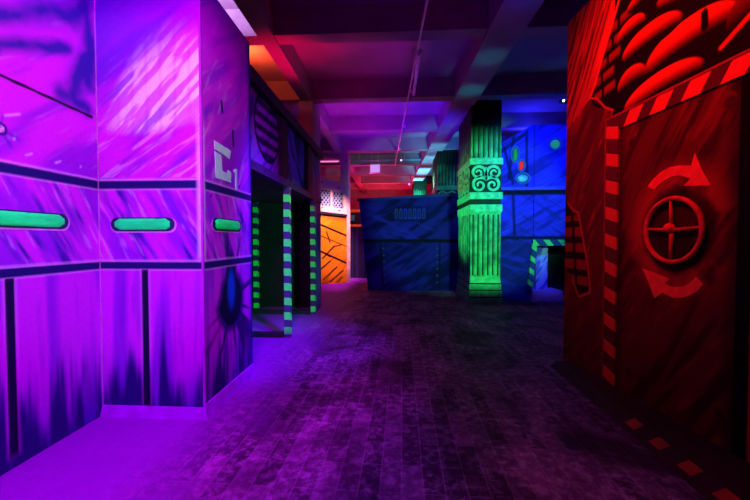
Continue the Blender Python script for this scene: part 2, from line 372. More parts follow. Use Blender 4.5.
def capsule(a, b, z, r, n=10):
    return [(b - r + r * math.cos(t), z + r * math.sin(t)) for t in np.linspace(-PI / 2, PI / 2, n)] + [(a + r + r * math.cos(t), z + r * math.sin(t)) for t in np.linspace(PI / 2, 3 * PI / 2, n)]
RIM = flat('slot_rim_paint', (.02, .01, .10)); RIMP = flat('slot_edge_paint', (.80, .10, .85))
def slot(parent, frame, a, b, z, r):
    """green slot: a pale lower edge, a dark surround and a rounded green bar set in it"""
    s = MB().prism(capsule(a - .006, b + .012, z - .007, r + .005), lambda u, v: frame(u, v, -.002), lambda u, v: frame(u, v, .004)).build('light_slot', RIMP, parent)
    MB().prism(capsule(a, b, z, r), lambda u, v: frame(u, v, -.005), lambda u, v: frame(u, v, 0)).build('surround', RIM, s)
    # half-round bar
    m = MB(); n = 8; L0, L1, rr = a + .03, b - .03, r * .82; vs = []; fs = []
    cols = np.linspace(0, 1, 25)
    for c in cols:
        u = L0 + (L1 - L0) * c; e = min(c, 1 - c) * (L1 - L0); k = min(1, .45 + e / .06) 
        for j in range(n + 1):
            t = -PI / 2 + PI * j / n; vs.append(frame(u, z + rr * k * math.sin(t), -.006 - .009 * math.cos(t) * k))
    for i in range(len(cols) - 1):
        for j in range(n): fs.append((i * (n + 1) + j, (i + 1) * (n + 1) + j, (i + 1) * (n + 1) + j + 1, i * (n + 1) + j + 1))
    m.add(vs, fs); MB.build(m, 'light_bar', GREENL, s, smooth=True)
slot(panel, fL, 1.25, 2.10, 1.312, .046)
slot(bunker, fF, -1.915, -1.47, 1.306, .046)
slot(bunker, fS, 2.46, 2.93, 1.315, .046)
f2 = lambda u, v: fS(u, v, -.003); f3 = lambda u, v: fS(u, v, .002)
MB().prism([(2.50, 1.905), (2.76, 1.895), (2.735, 1.825), (2.60, 1.838), (2.505, 1.845)], f2, f3).prism(
    [(2.505, 1.832), (2.60, 1.825), (2.615, 1.712), (2.69, 1.708), (2.71, 1.735), (2.76, 1.728), (2.758, 1.648), (2.52, 1.642)], f2, f3).build('letter_mark', LILAC, bunker)
MB().prism([(2.795, 1.745), (2.83, 1.77), (2.865, 1.77), (2.865, 1.605), (2.832, 1.605), (2.832, 1.735)], f2, f3).build('number_mark', LILAC, bunker)

# ------------------------------------------------------------------ covered walkway frame with taped posts
walk = thing('walkway_frame', 'dark timber walkway frame with green striped posts and painted louvre header', 'frame', (-2.1, 4.8, 0))
xw = -1.32
def header(u, v):
    c = np.ones(u.shape + (3,)) * np.array((.36, .05, .62))
    c = mix(c, (.03, .01, .22), .8 * ss(.45, .7, streak(u, v, 40, .4, .06, 71)))
    far = u > 4.3
    c = np.where(far[..., None], mix(np.ones(u.shape + (3,)) * np.array((.10, .06, .75)), (.01, .01, .15), ss(.4, .7, streak(u, v, -50, .4, .1, 73))), c)
    r = np.hypot((u - 3.76) / .36, (v - 2.37) / .34)
    c = mix(c, (.012, .004, .05), ((r < 1.06) & (r > .94)) * 1.)
    sl = ((v - .03 * u) / .125) % 1
    c = mix(c, (.012, .006, .05), np.where((r < .95), .95 * ss(.35, .55, sl) * ss(1.0, .9, sl), 0))
    c = mix(c, (.35, .12, .6), np.where((r < .95), .4 * line(abs(sl - .25), .06, .1), 0))
    c = mix(c, (.005, .003, .02), line(abs(u - 4.25), .15, .03)); c = mix(c, (.005, .003, .02), line(abs(u - 5.5), .2, .03))
    return c
mural('header_panel', MURAL, walk, lambda u, v, w: (xw - .02 - w, u, v), 3.16, 6.36, 1.93, 2.66, .03, .012, header)
MB().box(xw - .08, xw + .05, 3.16, 6.40, 2.63, 2.75).build('top_rail', DARKWOOD, walk, bevel=.006)
MB().box(xw - .08, xw + .02, 3.16, 6.36, 1.845, 1.935).build('lower_rail', flat('dark_violet_timber', (.07, .012, .12), .7, .4, 6, stretch=(6, 1, 6)), walk, bevel=.005)
MB().box(-3.0, xw - .09, 3.18, 6.36, 1.86, 1.92).build('roof_deck', flat('deck_timber', (.10, .04, .06), .7, .4, 5, stretch=(1, 7, 1)), walk)
MB().box(xw - .06, xw + .02, 4.10, 4.34, 1.94, 2.62).build('upper_stud', BLACKP, walk)
MB().box(xw - .06, xw + .02, 5.36, 5.66, 1.94, 2.62).build('upper_stud', BLACKP, walk)
mural('end_panel', MURAL, walk, lambda u, v, w: (xw + .0 - w, u, v), 5.86, 6.36, 0, 1.84, .05, .02,
      lambda u, v: mix(np.ones(u.shape + (3,)) * np.array((.25, .06, .62)), (.03, .01, .2), ss(.4, .7, streak(u, v, 90, .6, .08, 88))))
MB().box(-3.05, -3.0, 3.18, 6.4, 0, 1.86).build('back_panel', BLACKP, walk)
MB().box(-3.0, xw - .09, 6.33, 6.36, 0, 1.86).build('rear_panel', BLACKP, walk)
def post(x, y, first=None):
    if first:
        o = first.copy(); C.objects.link(o); o.location = (x - walk.location.x, y - walk.location.y, 0)
        t = first.children[0].copy(); C.objects.link(t); t.parent = o; return o
    p = MB().box(-.034, .034, -.034, .034, 0, 1.845).build('post', flat('violet_post', (.10, .02, .16)), None); p.parent = walk
    p.location = (x - walk.location.x, y - walk.location.y, 0)
    t = MB().box(-.037, .037, -.037, .037, .03, 1.84).build('hazard_tape', TAPE_G, None); t.parent = p; t.location = (0, 0, .03)
    return p
p0 = post(xw, 4.36); post(xw, 5.74, p0); post(-2.36, 6.0, p0)
for y in (4.36, 5.74):
    MB().box(-3.0, xw - .05, y - .045, y + .045, 0, .055).build('sill', DARKWOOD, walk)
MB().box(-2.42, -2.32, 3.2, 5.94, 0, .05).build('sill', DARKWOOD, walk)

# ------------------------------------------------------------------ orange lookout booth
booth = thing('lookout_booth', 'orange painted booth board with a pale mesh window frame above it', 'booth', (-1.7, 9.85, 0))
bp0 = np.array([-2.02, 9.58]); bd = np.array([.826, .563]); bn = np.array([.563, -.826])   # along the face, out of the face
fB = lambda u, v, w: (bp0[0] + bd[0] * u - bn[0] * w, bp0[1] + bd[1] * u - bn[1] * w, v)
def orange(u, v):
    c = np.ones(u.shape + (3,)) * np.array((.95, .30, .012))
    c = mix(c, (.30, .04, .01), .85 * ss(.5, .75, streak(u, v, 42, .5, .06, 91)) * ss(1.5, .3, v))
    c = mix(c, (.98, .48, .03), .6 * ss(.5, .7, streak(u, v, 40, .6, .08, 95)))
    c = mix(c, (.08, .01, .03), ss(1.72, 2.0, v + .12 * u))
    for p, q, w in (((-.1, 1.66), (.8, 1.32), .022), ((-.1, .95), (.8, .55), .022), ((-.1, 1.36), (.8, 1.02), .008),
                    ((.08, .70), (.42, 1.02), .014), ((.20, 1.42), (.30, 1.14), .012), ((.42, 1.02), (.62, 1.06), .01), ((.1, .86), (.3, .74), .012),
                    ((-.1, .32), (.3, .62), .014), ((.1, .12), (.5, .45), .012), ((.3, .05), (.7, .35), .012)):
        c = mix(c, (.012, .005, .01), line(segd(u, v, p, q), w, .012))
    return c
mural('lower_board', MURAL, booth, fB, -.5, .80, 0, 1.90, .05, .012, orange)
topz = lambda u: 2.90 - .225 * u
def bar(mb, pts, w0, w1): return mb.prism(pts, lambda u, v: fB(u, v, w0), lambda u, v: fB(u, v, w1))
fr = MB(); bar(fr, [(-.5, 2.63), (.80, 2.50), (.80, topz(.8)), (-.5, topz(-.5))], -.03, .05)
bar(fr, [(-.5, 2.01), (.80, 1.91), (.80, 2.06), (-.5, 2.17)], -.03, .05)
bar(fr, [(.70, 2.05), (.80, 2.05), (.80, 2.54), (.70, 2.55)], -.028, .05); bar(fr, [(.31, 2.08), (.37, 2.08), (.37, 2.58), (.31, 2.58)], -.026, .04)
FRAMEP = flat('white_frame_paint', (.95, .72, .62), .5, .1, 12)
fro = fr.build('window_frame', FRAMEP, booth)
for u, v in ((.06, 2.76), (.56, 2.64), (.06, 2.07), (.56, 2.01)):
    bar(MB(), [(u + .022 * math.cos(t), v + .022 * math.sin(t)) for t in np.linspace(0, 2 * PI, 9)[:-1]], -.04, -.028).build('bolt', DARKWOOD, fro)
scr = MB()
for k in range(-8, 14):
    for s in (1, -1):
        a = k * .1; n = 12; seg = []
        for t in np.linspace(2.08, 2.6, n):
            u = a + s * (t - 2.34) * .8
            if -.5 < u < .70: seg.append(fB(u, t, .03 + s * .004))
        if len(seg) > 1: scr.tube(seg, .014, 4)
scr.build('mesh_screen', flat('wire_mesh_paint', (.45, .62, .95), .5), booth)
bar(MB(), [(-.5, 2.06), (.7, 2.04), (.7, 2.6), (-.5, 2.64)], .055, .08).build('backing_board', flat('dull_blue_board', (.03, .04, .16)), booth)
bar(MB(), [(.80, 0), (.90, 0), (.90, topz(.9)), (.80, topz(.8))], -.04, .06).build('edge_post', flat('booth_post_paint', (.92, .62, .55), .5), booth)
bar(MB(), [(-.5, 1.93), (.8, 1.85), (.8, 1.91), (-.5, 2.0)], -.06, -.03).build('ledge', DARKWOOD, booth)

# dark hut behind, with two orange rails
hut = thing('dark_hut', 'small dark hut with two orange rails behind the orange booth', 'hut', (-1.2, 11.6, 0))
MB().box(-1.75, -.75, 11.3, 12.2, 0, 2.05).build('body', flat('dark_hut_paint', (.015, .01, .03)), hut)
for z in (2.08, 1.62): MB().box(-1.75, -.72, 11.24, 11.3, z, z + .07).build('rail', flat('orange_rail_paint', (.85, .25, .05)), hut)
MB().box(-1.40, -1.27, 11.26, 11.3, 1.80, 1.98).build('window_pane', flat('teal_pane', (.05, .5, .5), .2), hut)
for x in (-1.38, -1.22, -1.02): MB().box(x, x + .05, 11.27, 11.3, 0, 1.6).build('batten', flat('blue_batten', (.02, .02, .14)), hut)

# ------------------------------------------------------------------ dark blue skip
skip = thing('cargo_skip', 'dark navy tapered metal skip with a row of vent slots', 'container', (.6, 9.5, 0))
def skip_paint(u, v):
    c = np.ones(u.shape + (3,)) * np.array((.03, .02, .50))
    c = mix(c, (.006, .005, .10), .9 * ss(.4, .66, streak(u, v, 35, .7, .16, 101)))
    c = mix(c, (.05, .03, .75), .7 * ss(.56, .75, streak(u, v, -25, .5, .12, 102)) * ss(.9, 1.5, v + .4 * fbm(u * 2, v * 2, 3)))
    for z in (1.20, 1.16): c = mix(c, (.006, .006, .03), line(abs(v - z), .012, .02))
    for x in (-.28, 1.05): c = mix(c, (.008, .008, .04), .8 * line(abs(u - x), .016, .02) * (v < 1.2))
    for x in (-.22, 1.0):
        for z in np.arange(.2, 1.15, .16): c = mix(c, (.12, .13, .4), .7 * line(np.hypot(u - x, v - z), .018, .012))
    c = mix(c, (.01, .01, .05), .7 * line(np.hypot((u - .35) / 1.6, (v - 1.82) / .7), .24, .08))
    return c
def fK(u, v, w): # slanting left side: u is stretched towards the top
    k = v / 2.2; x = u if u > .35 else .35 + (u - .35) * (1 + .22 * k); return (x, 8.57 + w, v)
mural('front', MURAL, skip, fK, -.645, 2.0, 0, 2.2, .05, .016, skip_paint, top=lambda u: 2.16 + (u + .645) * .055)
SKIPP = flat('navy_metal_paint', (.03, .02, .36), .5, .4, 4)
MB().hexa([(-.63, 8.62, 0), (2.0, 8.62, 0), (2.0, 10.2, 0), (-.63, 10.2, 0)], [(-.84, 8.62, 2.13), (2.0, 8.62, 2.27), (2.0, 10.2, 2.27), (-.84, 10.2, 2.13)]).build('body', SKIPP, skip)
MB().hexa([(-.90, 8.53, 2.12), (2.03, 8.53, 2.27), (2.03, 8.66, 2.27), (-.90, 8.66, 2.12)], [(-.90, 8.53, 2.18), (2.03, 8.53, 2.33), (2.03, 8.66, 2.33), (-.90, 8.66, 2.18)]).build('top_rail', SKIPP, skip)
for i in range(7):
    x = .03 + i * .108
    pts = [(x - .04, 1.70), (x + .04, 1.70)] + [(x + .04 * math.cos(t), 1.90 + .05 * math.sin(t)) for t in np.linspace(0, PI, 7)]
    sl = MB().prism(pts, lambda u, v: (u, 8.555, v), lambda u, v: (u, 8.575, v)).build('vent_slot', flat('vent_edge', (.04, .03, .62)), skip)
    MB().prism([(x + (a - x) * .3, 1.73 + (b - 1.70) * .7) for a, b in pts], lambda u, v: (u, 8.55, v), lambda u, v: (u, 8.556, v)).build('opening', BLACKP, sl)

# ------------------------------------------------------------------ fluted green columns
GRN = (.12, .80, .34)
GREENP = flat('green_stone_paint', GRN, .6, .35, 9)
GREEND = flat('dark_green_paint', (.004, .03, .014), .7)
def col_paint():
    """green stone paint, blending to near black towards the top"""
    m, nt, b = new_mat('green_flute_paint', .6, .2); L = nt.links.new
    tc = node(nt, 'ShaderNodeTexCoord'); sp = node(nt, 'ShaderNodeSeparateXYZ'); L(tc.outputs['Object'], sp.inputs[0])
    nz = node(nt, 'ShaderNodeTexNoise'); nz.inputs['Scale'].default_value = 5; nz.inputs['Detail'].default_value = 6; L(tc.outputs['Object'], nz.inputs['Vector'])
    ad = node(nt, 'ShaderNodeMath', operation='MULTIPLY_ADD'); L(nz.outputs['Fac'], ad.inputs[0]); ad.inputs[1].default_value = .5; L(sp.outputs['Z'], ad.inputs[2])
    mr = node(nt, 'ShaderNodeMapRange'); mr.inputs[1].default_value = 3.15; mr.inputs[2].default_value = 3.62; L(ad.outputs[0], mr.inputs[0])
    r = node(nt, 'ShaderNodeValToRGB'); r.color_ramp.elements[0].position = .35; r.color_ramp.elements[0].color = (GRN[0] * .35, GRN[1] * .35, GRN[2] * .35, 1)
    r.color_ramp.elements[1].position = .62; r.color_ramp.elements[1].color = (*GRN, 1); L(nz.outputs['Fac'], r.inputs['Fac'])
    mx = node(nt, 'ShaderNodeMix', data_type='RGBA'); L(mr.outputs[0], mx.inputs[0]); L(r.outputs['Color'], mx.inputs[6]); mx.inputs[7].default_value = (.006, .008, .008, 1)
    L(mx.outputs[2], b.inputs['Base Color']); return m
GREENF = col_paint()
CW, CD = .56, 1.30      # face width and depth
def ribbon(mb, pts, wid, frame, out):
    pts = [np.array(p, float) for p in pts]; n = len(pts); A = []; B = []
    for i, p in enumerate(pts):
        d = pts[min(i + 1, n - 1)] - pts[max(i - 1, 0)]; d /= np.linalg.norm(d); q = np.array([-d[1], d[0]])
        w = wid[i] if hasattr(wid, '__len__') else wid
        A.append(p + q * w / 2); B.append(p - q * w / 2)
    vs = [frame(*a, -out) for a in A] + [frame(*b, -out) for b in B] + [frame(*a, 0) for a in A] + [frame(*b, 0) for b in B]
    fs = []
    for i in range(n - 1):
        fs += [(i, i + 1, n + i + 1, n + i), (i, 2 * n + i, 2 * n + i + 1, i + 1), (n + i, n + i + 1, 3 * n + i + 1, 3 * n + i)]
    fs += [(0, n, 3 * n, 2 * n), (n - 1, 3 * n - 1, 4 * n - 1, 2 * n - 1)]
    mb.add(vs, fs)
def scroll(mb, frame, cx, cz, w, h, out=.018):
    """mirrored pair of S scrolls"""
    k = w / .56
    for s in (1, -1):
        for (vx, vz, ra, rb, a0, turns) in ((.150, .105, .155, .03, 205, 1.55), (.120, -.125, .165, .03, 140, 1.5)):
            n = 40; pts = []; wd = []
            for i in range(n):
                q = i / (n - 1); a = math.radians(a0) - q * turns * 2 * PI; r = ra + (rb - ra) * q ** .75
                pts.append((cx + s * (vx + r * math.cos(a)) * k, cz + vz + r * math.sin(a))); wd.append((.058 - .028 * q) * min(k, 1))
            ribbon(mb, pts, wd, frame, out)
    mb.prism([(cx + .02 * math.cos(t) * w / .5, cz + .045 * math.sin(t)) for t in np.linspace(0, 2 * PI, 9)[:-1]], lambda u, v: frame(u, v, -out), lambda u, v: frame(u, v, 0))
    mb.prism([(cx + .014 * math.cos(t) * w / .5, cz + .2 + .014 * math.sin(t)) for t in np.linspace(0, 2 * PI, 9)[:-1]], lambda u, v: frame(u, v, -out), lambda u, v: frame(u, v, 0))
def column(x, y, label, full=True):
    """x, y: front left corner of the shaft"""
    t = thing('fluted_column', label, 'column', (x + CW / 2, y + CD / 2, 0), 'green fluted columns')
    m = MB(); g = .022
    def outline(e):
        P = []; n = 6
        for i in range(n):                                 # front flutes
            for k, d in ((0, 0), (.22, 0), (.32, 1), (.78, 1), (.88, 0)): P.append((x - e + (CW + 2 * e) * (i + k) / n, y - e + g * d))
        P.append((x + CW + e, y - e)); P.append((x + CW + e, y + CD)); P.append((x - e, y + CD)); n = 7
        for i in range(n):
            for k, d in ((.12, 0), (.22, 1), (.68, 1), (.78, 0)):
                P.append((x - e + g * d, y + CD + e - (CD + 2 * e) * (i + k) / n))
        return P
    def block(mb, e, z0, z1, e1=None):
        e1 = e if e1 is None else e1
        mb.hexa([(x - e, y - e, z0), (x + CW + e, y - e, z0), (x + CW + e, y + CD + e, z0), (x - e, y + CD + e, z0)],
                [(x - e1, y - e1, z1), (x + CW + e1, y - e1, z1), (x + CW + e1, y + CD + e1, z1), (x - e1, y + CD + e1, z1)])
    def shaft(z0, z1): 
        mb = MB(); mb.prism(outline(0), lambda a, b: (a, b, z0), lambda a, b: (a, b, z1)); return mb
    gr = MB()
    for z0, z1 in ((.53, 1.68), (2.76, 4.05)):
        for i in range(6): q = x + CW * (i + .43) / 6; gr.box(q, q + CW * .24 / 6, y + .004, y + .03, z0, z1)
        for i in range(7): q = y + CD * (i + .36) / 7; gr.box(x + .004, x + .03, q, q + CD * .26 / 7, z0, z1)
    gr.build('flute_grooves', GREEND, t)
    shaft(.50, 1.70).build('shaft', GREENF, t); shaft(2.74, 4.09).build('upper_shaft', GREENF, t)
    MB.build((lambda q: (block(q, -.035, .0, 4.0), q)[1])(MB()), 'inner_core', GREEND, t)
    b = MB(); block(b, .045, 0, .10); block(b, .032, .125, .235); block(b, .02, .255, .36); block(b, .012, .38, .50, 0); b.build('base', GREENP, t, bevel=.006)
    b = MB(); block(b, .005, .10, .125); block(b, .005, .235, .255); block(b, .005, .36, .38); b.build('base_groove', GREEND, t)
    b = MB(); block(b, .0, 1.70, 1.74, .02); block(b, .025, 1.74, 1.87); b.build('lower_moulding', GREENP, t, bevel=.006)
    b = MB(); block(b, .0, 1.87, 1.97); b.build('neck', GREEND, t)
    b = MB(); block(b, .03, 1.97, 2.10); b.build('band_moulding', GREENP, t, bevel=.006)
    b = MB(); block(b, .005, 2.10, 2.62); b.build('frieze', GREEND, t)
    b = MB(); block(b, .03, 2.62, 2.74); b.build('crown_moulding', GREENP, t, bevel=.006)
    if full:
        sc = MB(); scroll(sc, lambda u, v, w: (x + u, y - .005 + w, v), CW / 2, 2.36, .56, .50)
        sc.build('scroll', GREENP, t)
        sc = MB(); scroll(sc, lambda u, v, w: (x - .005 + w, y + u, v), CD * .27, 2.36, .60, .50); scroll(sc, lambda u, v, w: (x - .005 + w, y + u, v), CD * .75, 2.36, .60, .50)
        sc.build('scroll', GREENP, t)
    return t
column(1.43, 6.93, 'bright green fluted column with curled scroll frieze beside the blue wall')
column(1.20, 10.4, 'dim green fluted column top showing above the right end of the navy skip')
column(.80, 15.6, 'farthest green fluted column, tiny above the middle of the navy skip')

# ------------------------------------------------------------------ blue wall at the right
blue = thing('arena_blue_wall', 'blue painted board wall with green and red round lights and a ledge', 'wall panel', (3.0, 7.25, 0))
def blue_paint(u, v):
    c = np.ones(u.shape + (3,)) * np.array((.05, .03, .86))
    c = mix(c, (.02, .012, .32), .8 * ss(.5, .74, streak(u, v, 30, .6, .09, 111)))
    c = mix(c, (.015, .02, .3), .7 * ss(.5, .75, streak(u, v, -35, .6, .07, 113)) * (v < 2.2))
    c = mix(c, (.10, .08, .98), .5 * ss(.62, .8, streak(u, v, 28, .4, .04, 115)))
    for z, w in ((1.24, .02), (2.13, .04)): c = mix(c, (.006, .008, .06), line(abs(v - z), w, .03))
    c = mix(c, (.012, .015, .10), .75 * (v < 1.22))
    c = mix(c, (.05, .03, .8), .5 * (v < 1.22) * ss(.55, .72, streak(u, v, -20, .5, .1, 119)))
    for p, q in (((2.12, 3.0), (2.3, 2.3)), ((2.3, 3.2), (2.22, 2.4)), ((2.55, 3.3), (2.56, 2.25)), ((2.3, 2.1), (2.34, 1.3)), ((2.05, 2.9), (2.5, 3.25))):
        c = mix(c, (.006, .008, .07), .85 * line(segd(u, v, p, q), .014, .03))
    return c
fBl = lambda u, v, w: (u, 7.2 + w, v)
mural('left_board', MURAL, blue, fBl, 2.0, 2.69, 0, 3.45, .08, .014, blue_paint, top=lambda u: 3.06 + (u - 2.0) * .56)
mural('right_board', MURAL, blue, lambda u, v, w: (u, 7.16 + w, v), 2.69, 4.1, 1.20, 3.42, .08, .014, blue_paint)
MB().box(2.0, 4.1, 7.08, 7.2, 2.16, 2.22).build('ledge', flat('blue_ledge_paint', (.10, .06, .85), .5), blue, bevel=.008)
MB().box(2.69, 4.1, 8.0, 8.05, 0, 1.3).build('recess_back', BLACKP, blue)
def lens(x, z, rx, rz, mat, name='lamp_lens'):
    ring = MB().tube([(x + (rx + .03) * math.cos(t), 7.145 if x > 2.69 else 7.185, z + (rz + .03) * math.sin(t)) for t in np.linspace(0, 2 * PI, 21)[:-1]], .018, 6, True).build('lamp', flat('lamp_ring_blue', (.05, .12, .5)), blue)
    yb = 7.155 if x > 2.69 else 7.195; vs = []; fs = []; n = 18; rows = 5
    for j in range(rows + 1):
        a = PI / 2 * j / rows
        for i in range(n): vs.append((x + rx * math.cos(a) * math.cos(2 * PI * i / n), yb - .06 * math.sin(a), z + rz * math.cos(a) * math.sin(2 * PI * i / n)))
    for j in range(rows): fs += [(j * n + i, j * n + (i + 1) % n, (j + 1) * n + (i + 1) % n, (j + 1) * n + i) for i in range(n)]
    MB().add(vs, fs).build(name, mat, ring, smooth=True)
GL = glow('green_lens', (.02, .40, .14), .45)
lens(3.07, 3.04, .085, .085, GL); lens(2.33, 2.86, .045, .13, glow('dull_green_lens', (.01, .30, .05), .3)); lens(2.45, 2.65, .04, .085, glow('red_lens', (1., .02, .01), .6))
lens(2.48, 2.40, .10, .075, flat('pale_teal_lens', (.25, .6, .85), .3))
port = MB(); 
port.hexa([(2.56, 7.10, .22), (2.65, 7.10, .22), (2.65, 7.16, .22), (2.56, 7.16, .22)], [(2.66, 7.10, 1.20), (2.75, 7.10, 1.20), (2.75, 7.16, 1.20), (2.66, 7.16, 1.20)])
po = port.build('portal_jamb', TAPE_GZ, blue)
MB().box(2.66, 4.1, 7.095, 7.16, 1.09, 1.205).build('portal_lintel', TAPE_GX, blue)
ped = thing('pedestal', 'pale blue painted pillar on a violet block in the striped portal', 'pedestal', (2.92, 7.35, 0))
def pil(u, v):
    c = np.ones(u.shape + (3,)) * np.array((.50, .34, 1.))
    return mix(c, (.05, .03, .55), .85 * ss(.42, .62, streak(u, v, 55, .3, .08, 131)))
mural('pillar', MURAL, ped, lambda u, v, w: (u, 7.30 + w, v), 2.80, 3.02, .22, 1.10, .2, .012, pil)
MB().box(2.66, 3.24, 7.10, 7.6, 0, .22).build('block', flat('violet_block_paint', (.60, .25, .95), .5, .25, 7, stretch=(1, 1, 5)), ped, bevel=.012)

# ------------------------------------------------------------------ red wall at the right, its own line through the hall
red = thing('arena_red_wall', 'red airbrushed board wall at right with valve wheel, arrows and striped surround', 'wall panel', (1.80, 2.6, 0))
RB = np.array([1.672, 3.609]); RT = np.array([.0924, -.9957]); RN = np.array([.9957, .0924])   # along the face towards the lens, into the wall
fR = lambda u, v, w: (RB[0] + RT[0] * u + RN[0] * w, RB[1] + RT[1] * u + RN[1] * w, v)
def red_paint(u, v):
    BASE = np.array((.22, .04, .03)); DK = (.006, .004, .008); BR = (.98, .12, .03)
    c = np.ones(u.shape + (3,)) * BASE
    c = mix(c, (.04, .015, .02), .8 * ss(.42, .66, streak(u, v, 52, .45, .05, 201)))
    c = mix(c, (.6, .10, .06), .5 * ss(.58, .78, streak(u, v, 48, .3, .05, 203)))
    # left board: grain strokes following the torn edge
    edge = np.interp(v, [2.21, 2.28, 2.36, 2.442, 2.527, 2.731, 2.915, 3.062, 3.4], [.70, .50, .37, .325, .39, .487, .589, .664, .80])
    sk = (u < edge) & (v > 2.0)
    gr = streak(u, v, 62, .45, .022, 205)
    c = np.where((sk & (v > 2.44 - .5 * (.325 - u)))[..., None], mix(mix(np.ones(c.shape) * np.array((.50, .09, .06)), (.05, .02, .03), .85 * ss(.46, .66, gr)), (.95, .17, .09), .7 * ss(.6, .78, streak(u, v, 62, .3, .02, 206)) + .45 * ss(.16, .04, edge - u)), c)
    c = mix(c, (.10, .02, .025), ((u < .56) & (v < 2.2)) * (.35 + .5 * ss(.4, .65, streak(u, v, 80, .6, .06, 207))))
    # opening above the door
    op = (u > edge) & (v > 2.17) | ((u > .62) & (v > 2.17))
    c = np.where(op[..., None], np.ones(c.shape) * np.array(DK), c)
    for r in range(5):                                    # painted bricks in the gap
        z = 2.36 + r * .118 + .0
        e0 = np.interp(z, [2.36, 2.442, 2.527, 2.731, 2.915], [.37, .33, .39, .487, .589]) + .015
        for k, (a, b) in enumerate(((0, .10), (.115, .26))):
            uu = (u - e0 - a) / (b - a); vv = (v - z - .1 * (u - e0)) / .095
            m = ss(0, .12, uu) * ss(1, .85, uu) * ss(0, .3, vv) * ss(1, .75, vv)
            c = mix(c, (.34 - .05 * r * .3, .05, .04), .85 * m * ss(.2, .9, vv + .3) * (op))
    # swollen sacks pushing out of the gap
    for cu, cv, a, b, tilt, k in ((1.26, 2.445, .33, .12, .03, 1.), (1.06, 2.24, .33, .095, .06, 1.), (.97, 2.615, .27, .095, 0, .85), (.79, 2.775, .15, .075, .02, .7),
                                  (.81, 2.40, .15, .09, .02, .62), (1.22, 2.73, .20, .07, -.4, .5), (.90, 2.93, .16, .06, 0, .5), (1.62, 2.40, .12, .10, 0, .15), (1.5, 2.70, .2, .09, 0, .6)):
        du = u - cu; dv = v - cv - tilt * du; x = du / a; y = dv / b
        rr = np.abs(x) ** 2.3 + np.abs(y + .25 * x * x) ** 2
        m = ss(1.0, .80, rr) * op
        sh = ss(-.45, .85, y + .25 * x * x - .12 * x)
        c = mix(c, DK, m); c = mix(c, BR, m * sh * k); c = mix(c, (1., .22, .08), m * k * .25 * ss(.4, .9, y + .3 * x * x))
    c = mix(c, (.003, .002, .004), line(segd(u, v, (1.375, 2.525), (1.38, 2.44)), .018, .012))
    c = mix(c, (.75, .1, .06), .8 * op * line(segd(u, v, (1.48, 2.27), (1.63, 2.36)), .008, .012))
    # torn edge rims
    c = mix(c, (.85, .16, .09), .9 * line(polyd(u, v, [(.325, 2.442), (.39, 2.527), (.487, 2.731), (.589, 2.915), (.664, 3.062)]), .006, .012))
    c = mix(c, (.65, .11, .07), .9 * line(polyd(u, v, [(.16, 2.33), (.24, 2.42), (.325, 2.442), (.42, 2.40), (.52, 2.29), (.62, 2.23)]), .002, .011))
    # lower break, at the far edge
    lc = [(-.1, 1.66), (.01, 1.56), (.04, 1.53), (.1, 1.48), (.18, 1.45), (.26, 1.2), (.33, .98), (.37, .74), (.21, .68), (.1, .82), (-.01, .94), (-.1, 1.0)]
    il = inpoly(u, v, lc)
    c = np.where(il[..., None], np.ones(c.shape) * np.array((.012, .006, .012)), c)
    for z0, h in ((1.37, .07), (1.22, .11), (1.08, .1), (.92, .11), (.78, .1)):
        for u0, w in ((-.12, .20), (.10, .17), (.29, .2)):
            uu = (u - u0 - (1.37 - z0) * .12) / w; vv = (v - z0) / h
            c = mix(c, (.42, .07, .05), .7 * il * ss(0, .12, uu) * ss(1, .88, uu) * ss(0, .2, vv) * ss(1, .8, vv))
    c = mix(c, (.62, .10, .07), .8 * line(polyd(u, v, lc[1:10]), .006, .012) * (u < .5))
    # the door: glow brushed round the wheel, bolts, dark edges
    dr = (u > .70) & (u < 1.60) & (v < 2.06)
    c = np.where(dr[..., None], mix(mix(np.ones(c.shape) * np.array((.11, .018, .02)), (.03, .008, .012), .85 * ss(.42, .66, streak(u, v, 60, .5, .07, 209))), (.26, .04, .035), .55 * ss(.56, .78, streak(u, v, 55, .3, .06, 211))), c)
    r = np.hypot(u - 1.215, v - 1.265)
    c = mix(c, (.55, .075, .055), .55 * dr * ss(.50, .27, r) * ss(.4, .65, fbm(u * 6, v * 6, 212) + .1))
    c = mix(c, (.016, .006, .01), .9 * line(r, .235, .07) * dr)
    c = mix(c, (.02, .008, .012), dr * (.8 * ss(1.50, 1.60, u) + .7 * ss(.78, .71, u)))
    for p in ((.82, 1.93), (1.53, 1.96), (.83, .22), (1.52, .24)):
        rb = np.hypot(u - p[0], v - p[1]); c = mix(c, (.13, .022, .02), line(rb, .04, .015)); c = mix(c, (.03, .010, .012), .8 * line(np.hypot(u - p[0] - .012, v - p[1] + .014), .026, .02))
    c = mix(c, (.004, .003, .005), line(abs(u - 1.63), .035, .006) * (v < 2.2))
    c = mix(c, (.45, .05, .05), (u > 1.672) * .8)
    return c * np.array((1., .8, .25))
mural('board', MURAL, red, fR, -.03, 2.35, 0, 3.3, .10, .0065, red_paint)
MB().prism([(.575, .03), (.700, .03), (.695, 2.06), (.70, 2.165), (.56, 2.165)], lambda u, v: fR(u, v, -.012), lambda u, v: fR(u, v, 0)).build('upright_tape_trim', TAPE_RV, red)
MB().prism([(.70, 2.06), (2.35, 2.06), (2.35, 2.165), (.70, 2.165)], lambda u, v: fR(u, v, -.012), lambda u, v: fR(u, v, 0)).build('level_tape_trim', TAPE_RH, red)
